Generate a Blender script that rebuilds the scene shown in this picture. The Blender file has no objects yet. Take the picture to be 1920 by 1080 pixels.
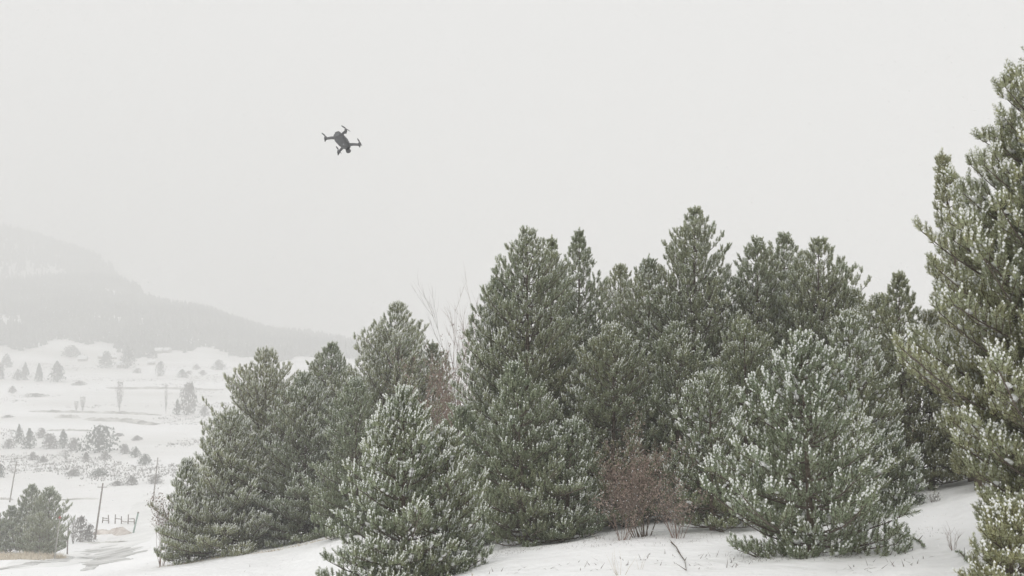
import bpy, bmesh, math, random
import numpy as np
from mathutils import Vector, Matrix, noise as mnoise

random.seed(7)
rng = np.random.default_rng(7)
R = math.radians
C = bpy.context.scene.collection
sc = bpy.context.scene

# ------------------------------------------------------------------ camera
F = 1663.0                       # focal length in photo pixels (1920 wide)
PITCH = R(2.07)
cam_d = bpy.data.cameras.new('camera')
cam_d.sensor_width = 36.0
cam_d.lens = F / 1920 * 36
cam_d.clip_start = 0.1
cam_d.clip_end = 12000
cam = bpy.data.objects.new('camera', cam_d)
C.objects.link(cam)
cam.location = (0, 0, 0)
cam.rotation_euler = (R(90) + PITCH, 0, 0)
sc.camera = cam

# ------------------------------------------------------------------ overcast sky + sun
SUN_EL, SUN_ROT = R(50), R(150)
w = bpy.data.worlds.new('World')
sc.world = w
w.use_nodes = True
nt = w.node_tree
nt.nodes.clear()
wo = nt.nodes.new('ShaderNodeOutputWorld')
bg = nt.nodes.new('ShaderNodeBackground')
sky = nt.nodes.new('ShaderNodeTexSky')
sky.sky_type = 'NISHITA'
sky.sun_disc = False
sky.sun_elevation = SUN_EL
sky.sun_rotation = SUN_ROT
sky.air_density = 1.0
sky.dust_density = 4.0
hsv = nt.nodes.new('ShaderNodeHueSaturation')
hsv.inputs['Saturation'].default_value = 0.05
cloud = nt.nodes.new('ShaderNodeMix')
cloud.data_type = 'RGBA'
cloud.inputs[0].default_value = 0.93          # closed cloud deck over the clear sky
cloud.inputs[7].default_value = (4.9, 4.9, 4.92, 1)
nt.links.new(sky.outputs[0], hsv.inputs['Color'])
nt.links.new(hsv.outputs[0], cloud.inputs[6])
# overcast sky: brightens evenly from the horizon towards the zenith
tcw = nt.nodes.new('ShaderNodeTexCoord')
sepw = nt.nodes.new('ShaderNodeSeparateXYZ')
nt.links.new(tcw.outputs['Generated'], sepw.inputs[0])
mxw = nt.nodes.new('ShaderNodeMath'); mxw.operation = 'MAXIMUM'; mxw.inputs[1].default_value = 0.0
nt.links.new(sepw.outputs['Z'], mxw.inputs[0])
pww = nt.nodes.new('ShaderNodeMath'); pww.operation = 'POWER'; pww.inputs[1].default_value = 1.8
nt.links.new(mxw.outputs[0], pww.inputs[0])
maw = nt.nodes.new('ShaderNodeMath'); maw.operation = 'MULTIPLY_ADD'; maw.inputs[1].default_value = 0.6; maw.inputs[2].default_value = 1.0
nt.links.new(pww.outputs[0], maw.inputs[0])
scw = nt.nodes.new('ShaderNodeVectorMath'); scw.operation = 'SCALE'
nt.links.new(cloud.outputs[2], scw.inputs[0])
nt.links.new(maw.outputs[0], scw.inputs['Scale'])
nt.links.new(scw.outputs[0], bg.inputs[0])
bg.inputs[1].default_value = 0.1
nt.links.new(bg.outputs[0], wo.inputs[0])

sd = bpy.data.lights.new('sun', 'SUN')
sd.energy = 1.5
sd.angle = R(40)
sd.color = (1.0, 0.985, 0.955)
sun = bpy.data.objects.new('sun', sd)
C.objects.link(sun)
sun.rotation_euler = (R(40), 0, R(-30))

sc.view_settings.view_transform = 'Standard'
sc.view_settings.look = 'None'
sc.view_settings.exposure = 0.62
sc.view_settings.gamma = 1.0
sc.view_settings.use_curve_mapping = False
sc.render.engine = 'CYCLES'
cy = sc.cycles
cy.use_denoising = True
cy.max_bounces = 6
cy.diffuse_bounces = 4
cy.glossy_bounces = 1
cy.transmission_bounces = 2
cy.transparent_max_bounces = 8
cy.volume_bounces = 3
sc.render.film_transparent = False

HAZE = 0.0026

# ------------------------------------------------------------------ helpers
ct, st_ = math.cos(PITCH), math.sin(PITCH)

def ray(px, py):
    cx, cyy = (px - 960) / F, (540 - py) / F
    return Vector((cx, ct - cyy * st_, st_ + cyy * ct))

def P(px, py, depth):
    """the place seen at photo pixel px,py that lies depth metres ahead"""
    d = ray(px, py)
    return d * (depth / d.y)

def lnk(o, parent=None):
    C.objects.link(o)
    if parent is not None:
        o.parent = parent
    return o

def tag(o, label=None, cat=None, group=None, kind=None):
    if label: o['label'] = label
    if cat: o['category'] = cat
    if group: o['group'] = group
    if kind: o['kind'] = kind
    return o

def mesh_from(name, verts, faces, mats, midx=None, smooth=False):
    me = bpy.data.meshes.new(name)
    verts = np.asarray(verts, dtype=np.float32)
    faces = np.asarray(faces, dtype=np.int32)
    me.vertices.add(len(verts))
    me.vertices.foreach_set('co', verts.ravel())
    k = faces.shape[1]
    me.loops.add(len(faces) * k)
    me.loops.foreach_set('vertex_index', faces.ravel())
    me.polygons.add(len(faces))
    me.polygons.foreach_set('loop_start', np.arange(0, len(faces) * k, k, dtype=np.int32))
    me.polygons.foreach_set('loop_total', np.full(len(faces), k, dtype=np.int32))
    for m in mats:
        me.materials.append(m)
    if midx is not None:
        me.polygons.foreach_set('material_index', np.asarray(midx, dtype=np.int32))
    if smooth:
        me.polygons.foreach_set('use_smooth', np.ones(len(faces), dtype=bool))
    me.update(calc_edges=True)
    return me

def meshobj(name, verts, faces, mats, parent=None, midx=None, smooth=False, loc=None):
    me = mesh_from(name, verts, faces, mats, midx, smooth)
    o = bpy.data.objects.new(name, me)
    if loc is not None:
        o.location = loc
    return lnk(o, parent)

def empty(name, loc, rot=(0, 0, 0)):
    o = bpy.data.objects.new(name, None)
    o.location = loc
    o.rotation_euler = rot
    o.empty_display_size = 0.3
    return lnk(o)

class MB:
    def __init__(self):
        self.v, self.f = [], []
        self.n = 0
    def tube(self, pts, radii, sides=5):
        prev = None
        n = len(pts)
        for i, (p, r) in enumerate(zip(pts, radii)):
            p = Vector(p)
            d = (Vector(pts[min(i + 1, n - 1)]) - Vector(pts[max(i - 1, 0)]))
            if d.length < 1e-9: d = Vector((0, 0, 1))
            d.normalize()
            a = d.cross(Vector((0.31, 0.95, 0.05)))
            if a.length < 0.1: a = d.cross(Vector((1, 0, 0)))
            a.normalize()
            b = d.cross(a)
            for k in range(sides):
                t = 2 * math.pi * k / sides
                self.v.append(tuple(p + (a * math.cos(t) + b * math.sin(t)) * r))
            if i:
                o0, o1 = self.n + (i - 1) * sides, self.n + i * sides
                for k in range(sides):
                    k2 = (k + 1) % sides
                    self.f.append((o0 + k, o0 + k2, o1 + k2, o1 + k))
        self.n = len(self.v)
        # close the two ends
        if sides == 4:
            s = self.n - sides * n
            self.f.append((s, s + 1, s + 2, s + 3))
            e = self.n - 4
            self.f.append((e, e + 1, e + 2, e + 3))
    def box(self, c, s, M=None):
        c = Vector(c)
        b = self.n
        for dz in (-1, 1):
            for dx, dy in ((-1, -1), (1, -1), (1, 1), (-1, 1)):
                q = Vector((dx * s[0] / 2, dy * s[1] / 2, dz * s[2] / 2))
                if M is not None: q = M @ q
                self.v.append(tuple(c + q))
        self.f += [(b, b + 3, b + 2, b + 1), (b + 4, b + 5, b + 6, b + 7),
                   (b, b + 1, b + 5, b + 4), (b + 1, b + 2, b + 6, b + 5),
                   (b + 2, b + 3, b + 7, b + 6), (b + 3, b, b + 4, b + 7)]
        self.n = len(self.v)
    def obj(self, name, mat, parent=None, smooth=False, loc=None):
        return meshobj(name, self.v, self.f, [mat], parent, None, smooth, loc)

# ------------------------------------------------------------------ materials
def base_mat(name, col, rough=0.8, spec=0.3, metal=0.0):
    m = bpy.data.materials.new(name)
    m.use_nodes = True
    b = m.node_tree.nodes['Principled BSDF']
    b.inputs['Base Color'].default_value = (*col, 1)
    b.inputs['Roughness'].default_value = rough
    b.inputs['Specular IOR Level'].default_value = spec
    b.inputs['Metallic'].default_value = metal
    return m, m.node_tree, b

def noisy_mat(name, c1, c2, scale=5.0, rough=0.85, bump=0.0, detail=4, spec=0.25):
    m, t, b = base_mat(name, c1, rough, spec)
    tc = t.nodes.new('ShaderNodeTexCoord')
    n = t.nodes.new('ShaderNodeTexNoise')
    n.inputs['Scale'].default_value = scale
    n.inputs['Detail'].default_value = detail
    mx = t.nodes.new('ShaderNodeMix'); mx.data_type = 'RGBA'
    rp = t.nodes.new('ShaderNodeMapRange')
    rp.inputs[1].default_value = 0.35; rp.inputs[2].default_value = 0.65
    mx.inputs[6].default_value = (*c1, 1); mx.inputs[7].default_value = (*c2, 1)
    t.links.new(tc.outputs['Object'], n.inputs['Vector'])
    t.links.new(n.outputs[0], rp.inputs[0])
    t.links.new(rp.outputs[0], mx.inputs[0])
    t.links.new(mx.outputs[2], b.inputs['Base Color'])
    if bump:
        bp = t.nodes.new('ShaderNodeBump')
        bp.inputs['Strength'].default_value = bump
        t.links.new(n.outputs[0], bp.inputs['Height'])
        t.links.new(bp.outputs[0], b.inputs['Normal'])
    return m

def needle_mat(name, dark, light, frost):
    """pine needles: hue from the tree's own tint, differs a little from shoot to shoot"""
    m, t, b = base_mat(name, dark, 0.65, 0.25)
    at = t.nodes.new('ShaderNodeAttribute'); at.attribute_type = 'INSTANCER'; at.attribute_name = 'tint'
    oi = t.nodes.new('ShaderNodeObjectInfo')
    mx = t.nodes.new('ShaderNodeMix'); mx.data_type = 'RGBA'
    mx.inputs[6].default_value = (*dark, 1); mx.inputs[7].default_value = (*light, 1)
    t.links.new(at.outputs['Fac'], mx.inputs[0])
    m2 = t.nodes.new('ShaderNodeMix'); m2.data_type = 'RGBA'
    m2.inputs[7].default_value = (*frost, 1)
    mr = t.nodes.new('ShaderNodeMapRange'); mr.inputs[3].default_value = 0.0; mr.inputs[4].default_value = 0.5
    t.links.new(oi.outputs['Random'], mr.inputs[0])
    t.links.new(mr.outputs[0], m2.inputs[0])
    t.links.new(mx.outputs[2], m2.inputs[6])
    t.links.new(m2.outputs[2], b.inputs['Base Color'])
    tl = t.nodes.new('ShaderNodeBsdfTranslucent'); ms = t.nodes.new('ShaderNodeMixShader')
    ms.inputs[0].default_value = 0.4
    t.links.new(m2.outputs[2], tl.inputs['Color'])
    t.links.new(b.outputs[0], ms.inputs[1]); t.links.new(tl.outputs[0], ms.inputs[2])
    t.links.new(ms.outputs[0], t.nodes['Material Output'].inputs['Surface'])
    return m

M_needle = needle_mat('pine_needles', (0.118, 0.158, 0.076), (0.26, 0.245, 0.098), (0.24, 0.275, 0.165))
M_frost = needle_mat('frosted_needles', (0.42, 0.49, 0.34), (0.62, 0.61, 0.36), (0.60, 0.65, 0.51))
M_snow, _, _ = base_mat('fresh_snow', (0.86, 0.87, 0.88), 0.75, 0.2)
M_snowclump, _, _ = base_mat('snow_clump', (0.80, 0.81, 0.80), 0.8, 0.2)
M_bark = noisy_mat('pine_bark', (0.085, 0.062, 0.045), (0.16, 0.13, 0.10), 14, 0.9, 0.3)
M_twig = noisy_mat('twig_bark', (0.10, 0.075, 0.055), (0.17, 0.145, 0.12), 20, 0.9)
M_red = noisy_mat('reddish_twigs', (0.21, 0.145, 0.120), (0.32, 0.235, 0.20), 9, 0.9)
M_redleaf = noisy_mat('withered_leaves', (0.18, 0.135, 0.108), (0.32, 0.255, 0.215), 5, 0.9)
M_grey = noisy_mat('grey_twigs', (0.15, 0.125, 0.115), (0.25, 0.22, 0.205), 9, 0.9)
M_straw = noisy_mat('dry_grass', (0.42, 0.355, 0.26), (0.62, 0.56, 0.46), 3, 0.9)
M_pole = noisy_mat('weathered_pole', (0.13, 0.105, 0.09), (0.21, 0.18, 0.155), 6, 0.9)
M_farc = noisy_mat('snowy_conifer', (0.05, 0.06, 0.045), (0.13, 0.145, 0.12), 0.35, 0.9)
M_forest = noisy_mat('forest_green', (0.030, 0.042, 0.028), (0.12, 0.135, 0.11), 0.018, 0.9, 0, 6)
M_farb = noisy_mat('bare_brush', (0.12, 0.11, 0.10), (0.30, 0.285, 0.27), 0.5, 0.9)
M_earth = noisy_mat('ochre_earth', (0.38, 0.32, 0.28), (0.70, 0.65, 0.60), 0.9, 0.95)
M_bank = noisy_mat('frozen_bank', (0.20, 0.19, 0.17), (0.62, 0.61, 0.58), 0.25, 0.95)
M_slush = noisy_mat('wet_slush', (0.36, 0.355, 0.34), (0.74, 0.74, 0.73), 0.35, 0.6, 0, 6)
M_wall = noisy_mat('farm_wall', (0.28, 0.25, 0.21), (0.36, 0.33, 0.29), 0.6, 0.9)
M_glass, _, _ = base_mat('dark_window', (0.04, 0.045, 0.05), 0.15, 0.5)
M_white, _, _ = base_mat('white_paint', (0.72, 0.72, 0.70), 0.6)
M_redp, _, _ = base_mat('red_paint', (0.42, 0.13, 0.11), 0.6)
M_teal, _, _ = base_mat('faded_green_paint', (0.20, 0.30, 0.26), 0.7)
M_drone = noisy_mat('drone_shell', (0.105, 0.108, 0.112), (0.14, 0.143, 0.147), 30, 0.5, 0, 2, 0.5)
M_drone2, _, _ = base_mat('drone_dark_plastic', (0.10, 0.10, 0.102), 0.45, 0.5)
M_lens, _, _ = base_mat('lens_glass', (0.01, 0.01, 0.012), 0.08, 0.7)
M_prop, _, _ = base_mat('propeller_plastic', (0.16, 0.16, 0.165), 0.5, 0.4)

# ------------------------------------------------------------------ terrain
RK = np.log(np.array([1, 5, 8, 12, 16, 20, 26, 34, 45, 65, 90, 120, 150, 200, 300, 450, 650, 850,
                      1100, 1400, 1700, 2000, 2600, 4000, 6500], float))
TAB = {
 -45: [-1.7,-2.6,-3.4,-4.3,-5.2,-6.0,-7.2,-9.0,-11.4,-15.2,-20,-25,-29,-34,-37,-38,-38,-36,8,40,60,182,170,110,100],
 -30: [-1.7,-2.5,-3.2,-4.15,-5.0,-5.9,-7.0,-8.9,-11.5,-15.6,-20.4,-26,-30,-34.5,-37,-38,-38,-36,10,40,58,177,165,110,100],
 -25: [-1.7,-2.45,-3.1,-4.05,-4.95,-5.8,-6.9,-8.7,-11.6,-16.2,-21.8,-28,-32,-35,-37,-38,-38,-35,12,42,62,122,112,90,80],
 -20: [-1.7,-2.4,-3.05,-4.0,-4.85,-5.7,-6.7,-8.5,-11.2,-15.7,-20.8,-27,-31.5,-35,-37,-38,-38,-35,4,14,30,58,50,0,0],
 -15: [-1.7,-2.4,-3.0,-3.95,-4.8,-5.6,-6.6,-8.1,-10.9,-15,-20,-26,-30,-34,-37,-38,-38,-38,-24,-21,-20,-20,-20,-20,-20],
 -10: [-1.7,-2.3,-2.9,-3.75,-4.55,-5.2,-6.1,-7.9,-10.4,-14,-19,-25,-29,-33,-36,-38,-38,-38,-36,-36,-36,-36,-36,-36,-36],
 -5:  [-1.7,-2.25,-2.75,-3.55,-4.35,-5.1,-6.1,-7.8,-10,-13.5,-18,-23,-27,-31,-35,-38,-38,-38,-38,-38,-38,-38,-38,-38,-38],
 0:   [-1.7,-2.2,-2.6,-3.35,-4.0,-4.75,-5.8,-7.3,-9.3,-12.5,-16,-21,-25,-29,-33,-37,-38,-38,-38,-38,-38,-38,-38,-38,-38],
 10:  [-1.7,-2.1,-2.5,-3.2,-3.75,-4.3,-5.2,-6.5,-8.2,-10.5,-13,-17,-20,-24,-29,-34,-37,-38,-38,-38,-38,-38,-38,-38,-38],
 20:  [-1.7,-2.0,-2.4,-3.1,-3.5,-3.9,-4.6,-5.6,-6.8,-8.5,-10,-12,-14,-17,-22,-28,-33,-36,-38,-38,-38,-38,-38,-38,-38],
 25:  [-1.7,-2.0,-2.35,-2.9,-3.2,-3.4,-3.8,-4.4,-5.2,-6.3,-7.5,-9,-11,-14,-18,-24,-30,-34,-38,-38,-38,-38,-38,-38,-38],
 30:  [-1.7,-1.9,-2.2,-2.6,-2.8,-2.9,-3.1,-3.4,-3.9,-4.5,-5.2,-6.5,-8,-10,-14,-20,-26,-32,-36,-38,-38,-38,-38,-38,-38],
 45:  [-1.7,-1.75,-1.9,-2.0,-2.0,-2,-2,-2,-2,-2,-2.2,-3,-4,-6,-10,-16,-22,-30,-36,-38,-38,-38,-38,-38,-38],
}
AZK = np.array([-180, -120, -70] + sorted(TAB) + [70, 120, 180], float)
flat_t = np.array([-1.7,-1.75,-1.8,-1.8,-1.8,-1.8,-2,-2.5,-3,-4,-5,-7,-9,-12,-18,-25,-30,-34,-36,-38,-38,-38,-38,-38,-38])
rowsT = [flat_t, (flat_t * 2 + np.array(TAB[-45])) / 3, (flat_t + np.array(TAB[-45])) / 2]
rowsT += [np.array(TAB[k]) for k in sorted(TAB)]
rowsT += [(flat_t + np.array(TAB[45])) / 2, flat_t, flat_t]
T = np.array(rowsT, float)
R_OLD = np.exp(RK)
R_NEW = R_OLD.copy()
R_NEW[15:] = [400, 500, 600, 750, 900, 1050, 1200, 1600, 2800, 5000]
T[:, 15:] *= (R_NEW / R_OLD)[15:]
RK = np.log(R_NEW)

def smooth_w(u):
    return u * u * (3 - 2 * u)

def ground_np(x, y):
    x = np.asarray(x, float); y = np.asarray(y, float)
    r = np.maximum(np.hypot(x, y), 1.0)
    az = np.degrees(np.arctan2(x, y))
    lr = np.clip(np.log(r), RK[0], RK[-1] - 1e-6)
    i = np.clip(np.searchsorted(AZK, az, side='right') - 1, 0, len(AZK) - 2)
    j = np.clip(np.searchsorted(RK, lr, side='right') - 1, 0, len(RK) - 2)
    u = (az - AZK[i]) / (AZK[i + 1] - AZK[i])
    u = 0.5 * u + 0.5 * smooth_w(u)
    r0, r1 = np.exp(RK[j]), np.exp(RK[j + 1])
    v = (np.clip(r, r0, r1) - r0) / (r1 - r0)
    z = (T[i, j] * (1 - u) + T[i + 1, j] * u) * (1 - v) + (T[i, j + 1] * (1 - u) + T[i + 1, j + 1] * u) * v
    # gentle drifts and hummocks, larger further off
    z = z + 0.035 * np.sin(x * 1.1 + 0.6 * np.sin(y * .7)) * np.sin(y * 0.83 + 1.3) * np.minimum(r / 8, 1)
    z = z + 0.022 * np.sin(x * 2.7 + 1.3 * np.sin(y * 1.9)) * np.sin(y * 2.1 + 1.1 * np.sin(x * 1.3)) * np.clip((40 - r) / 20, 0, 1)
    z = z + 0.10 * np.sin(x * .31 + 2 + np.sin(y * .21)) * np.sin(y * .27) * np.minimum(r / 20, 1)
    z = z + 0.35 * np.sin(x * .045 + 1) * np.sin(y * .038 + 2) * np.clip((r - 60) / 150, 0, 1)
    m = np.clip((r - 650) / 300, 0, 1)
    z = z + m * (4.5 * np.sin(x * .011 + np.sin(y * .006)) * np.sin(y * .0083) + 2 * np.sin(x * .031 + y * .02) * np.sin(y * .027))
    return z

def G(x, y):
    return float(ground_np(x, y))

def hit(px, py, lo=4.0, hi=1400.0):
    """where the sight line through a photo pixel meets the ground"""
    d = ray(px, py)
    ys = np.exp(np.linspace(math.log(lo), math.log(hi), 1500))
    X = d.x / d.y * ys; Z = d.z / d.y * ys
    g = ground_np(X, ys)
    below = np.nonzero(Z <= g)[0]
    k = below[0] if len(below) else len(ys) - 1
    y = ys[k]
    return Vector((d.x / d.y * y, y, G(d.x / d.y * y, y)))

# ground mesh: polar sheet, fine in view
az_list = np.radians(np.concatenate([np.arange(-180, -44, 6), np.arange(-44, 44, 0.25), np.arange(44, 181, 6)]))
az_list = np.unique(np.round(az_list, 6))
r_list = np.concatenate([[0.4], np.exp(np.linspace(math.log(1.0), math.log(7000), 330))])
AA, RR = np.meshgrid(az_list, r_list, indexing='ij')
gx, gy = RR * np.sin(AA), RR * np.cos(AA)
gz = ground_np(gx, gy)
gv = np.stack([gx.ravel(), gy.ravel(), gz.ravel()], 1)
na, nr = AA.shape
ii, jj = np.meshgrid(np.arange(na - 1), np.arange(nr - 1), indexing='ij')
q = np.stack([ii * nr + jj, ii * nr + jj + 1, (ii + 1) * nr + jj + 1, (ii + 1) * nr + jj], -1).reshape(-1, 4)

def snow_ground_mat():
    m, t, b = base_mat('snowfield', (0.9, 0.9, 0.9), 0.8, 0.2)
    L = t.links.new
    tc = t.nodes.new('ShaderNodeTexCoord')
    def noise_at(scale, detail=4, stretch=None):
        n = t.nodes.new('ShaderNodeTexNoise')
        n.inputs['Scale'].default_value = scale
        n.inputs['Detail'].default_value = detail
        if stretch:
            mp = t.nodes.new('ShaderNodeMapping')
            mp.inputs['Scale'].default_value = stretch
            L(tc.outputs['Object'], mp.inputs['Vector'])
            L(mp.outputs[0], n.inputs['Vector'])
        else:
            L(tc.outputs['Object'], n.inputs['Vector'])
        return n
    def rng_(src, a, b_, lo=0.0, hi=1.0):
        r = t.nodes.new('ShaderNodeMapRange')
        r.inputs[1].default_value = a; r.inputs[2].default_value = b_
        r.inputs[3].default_value = lo; r.inputs[4].default_value = hi
        L(src, r.inputs[0]); return r.outputs[0]
    def mul(a, c):
        n = t.nodes.new('ShaderNodeMath'); n.operation = 'MULTIPLY'
        L(a, n.inputs[0]); L(c, n.inputs[1]); return n.outputs[0]
    sep = t.nodes.new('ShaderNodeSeparateXYZ'); L(tc.outputs['Object'], sep.inputs[0])
    # stubble showing through thin snow on the far fields
    n1 = noise_at(0.02, 8, (0.6, 1.6, 1))
    far = rng_(sep.outputs['Y'], 90, 260)
    f1 = mul(rng_(n1.outputs[0], 0.42, 0.68, 0.0, 0.6), far)
    # fine stalk specks in the middle distance
    n2 = noise_at(0.9, 5)
    mid = mul(rng_(sep.outputs['Y'], 40, 90), rng_(n2.outputs[0], 0.60, 0.72, 0, 0.35))
    # near: faint grass ends and needle litter
    n3 = noise_at(7.0, 6)
    near = mul(rng_(n3.outputs[0], 0.64, 0.74, 0, 0.35), rng_(sep.outputs['Y'], 60, 20))
    cols = [((0.56, 0.55, 0.51, 1), f1), ((0.42, 0.38, 0.32, 1), mid), ((0.55, 0.50, 0.43, 1), near)]
    n4 = noise_at(0.35, 3)
    base = t.nodes.new('ShaderNodeMix'); base.data_type = 'RGBA'
    base.inputs[6].default_value = (0.89, 0.885, 0.885, 1); base.inputs[7].default_value = (0.85, 0.855, 0.86, 1)
    L(n4.outputs[0], base.inputs[0])
    cur = base.outputs[2]
    for c, f in cols:
        mx = t.nodes.new('ShaderNodeMix'); mx.data_type = 'RGBA'
        L(cur, mx.inputs[6]); mx.inputs[7].default_value = c; L(f, mx.inputs[0])
        cur = mx.outputs[2]
    L(cur, b.inputs['Base Color'])
    nb = noise_at(2.2, 6)
    bp = t.nodes.new('ShaderNodeBump'); bp.inputs['Strength'].default_value = 0.5; bp.inputs['Distance'].default_value = 0.2
    L(nb.outputs[0], bp.inputs['Height']); L(bp.outputs[0], b.inputs['Normal'])
    return m
M_ground = snow_ground_mat()
ground = meshobj('ground', gv, q, [M_ground], smooth=True)
tag(ground, kind='structure')

# ------------------------------------------------------------------ draped strips and patches
def ribbon(name, pts, width, mat, lift=0.05, edge=0.25, kind='structure', label=None, cat=None):
    """strip that follows the ground through the points, ragged along both edges"""
    P2 = []
    for a, b_ in zip(pts[:-1], pts[1:]):
        n = max(2, int((Vector(b_) - Vector(a)).length / (width * 0.4)))
        for k in range(n):
            P2.append(Vector(a).lerp(Vector(b_), k / n))
    P2.append(Vector(pts[-1]))
    v, f = [], []
    for i, p in enumerate(P2):
        d = (P2[min(i + 1, len(P2) - 1)] - P2[max(i - 1, 0)]); d.z = 0; d.normalize()
        nrm = Vector((d.y, -d.x, 0))
        e = math.sin(math.pi * i / max(1, len(P2) - 1)) ** 0.3 if len(P2) > 2 else 1
        wl = width / 2 * max(e, 0.15) * (1 + random.uniform(-edge, edge))
        wr = width / 2 * max(e, 0.15) * (1 + random.uniform(-edge, edge))
        cols = (-wl * 1.06, -wl, -wl * .66, -wl * .33, 0, wr * .33, wr * .66, wr, wr * 1.06)
        for k, s in enumerate(cols):
            x, y = p.x + nrm.x * s, p.y + nrm.y * s
            v.append((x, y, G(x, y) + (lift if 0 < k < 8 and 0 < i < len(P2) - 1 else -.06)))     # edges bedded into the snow
        if i:
            for k in range(8):
                a0 = (i - 1) * 9 + k
                f.append((a0, a0 + 1, a0 + 10, a0 + 9))
    o = meshobj(name, v, f, [mat], smooth=True)
    return tag(o, label, cat, None, kind)

def bank(name, x0, y0, x1, y1, h, mat, label, wid=1.0, depth_hi=1400, group=None):
    """long low earth bank or field edge whose crest is uneven, with real thickness"""
    a, b_ = hit(x0, y0), hit(x1, y1)
    n = 40
    v, f = [], []
    d = (b_ - a); d.z = 0; d.normalize(); nrm = Vector((d.y, -d.x, 0))
    for i in range(n + 1):
        t = i / n
        p = a.lerp(b_, t) + nrm * (math.sin(t * 9) * wid * 0.4)
        hh = h * (0.3 + 0.4 * random.random()) * min(1, 6 * t + .1, 6 * (1 - t) + .1)
        for s, z in ((-wid, -0.1), (-wid * .3, hh), (wid * .3, hh * random.uniform(.8, 1)), (wid, -0.1)):
            x, y = p.x + nrm.x * s, p.y + nrm.y * s
            v.append((x, y, G(x, y) + z))
        if i:
            for k in range(3):
                a0 = (i - 1) * 4 + k
                f.append((a0, a0 + 1, a0 + 5, a0 + 4))
    o = meshobj(name, v, f, [mat])
    return tag(o, label, 'bank', group)

road_px = [(-60, 1074), (60, 1062), (130, 1050), (190, 1036), (240, 1012), (262, 985), (275, 950), (285, 925)]
road_pts = [hit(a, b) for a, b in road_px]
M_road = noisy_mat('packed_snow_road', (0.74, 0.74, 0.73), (0.84, 0.84, 0.83), 0.25, 0.7, 0, 5)
ribbon('road', road_pts, 6.5, M_road, 0.03, 0.06)
ribbon('wheel_track', [hit(a, b) for a, b in [(-30, 1073), (50, 1061), (100, 1053), (132, 1044)]], 1.3, M_slush, 0.05, 0.3)
ribbon('wheel_track', [hit(a, b) for a, b in [(155, 1071), (172, 1063), (180, 1053)]], 0.6, M_slush, 0.05, 0.4)
ribbon('slush_patch', [hit(a, b) for a, b in [(158, 1036), (180, 1033), (205, 1040), (232, 1045)]], 4.2, M_slush, 0.055, 0.45)
ribbon('slush_patch', [hit(a, b) for a, b in [(172, 1028), (205, 1028)]], 4.5, M_slush, 0.065, 0.4)
ribbon('slush_patch', [hit(a, b) for a, b in [(196, 1048), (208, 1056)]], 3.0, M_slush, 0.06, 0.4)

bank('field_bank', 55, 771, 305, 779, 1.3, M_bank, 'long low bank running across the white valley field below the pale tree', 1.2)
bank('field_bank', 103, 784, 152, 784, 1.9, M_bank, 'short dark bank lying just under the long field bank', 1.2)
bank('field_bank', 160, 786, 300, 796, 1.6, M_bank, 'grey weedy bank right of the short dark bank', 2.5)
bank('field_bank', 88, 808, 180, 809, 0.8, M_bank, 'thin dark field edge behind the round bushes', 0.7)
bank('field_bank', 108, 938, 186, 936, 0.5, M_bank, 'low snowy bank behind the pair of roadside pines', 0.5)
bank('field_bank', 0, 936, 26, 938, 0.6, M_bank, 'bank at the foot of the faint left power pole', 0.5)
bank('field_bank', 150, 1015, 240, 1015, 0.28, M_bank, 'snowy verge between the slush and the earth bank', 0.4)
bank('earth_bank', 184, 1000, 246, 1001, 1.15, M_earth, 'ochre earth bank with snow on top beside the road', 1.3)
bank('field_bank', 200, 727, 420, 731, 1.2, M_bank, 'farthest weedy field edge in front of the village', 3.5)

# ------------------------------------------------------------------ pine shoots (leafy ends that the crowns are grown from)
shoot_col = bpy.data.collections.new('pine_shoots')

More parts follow.
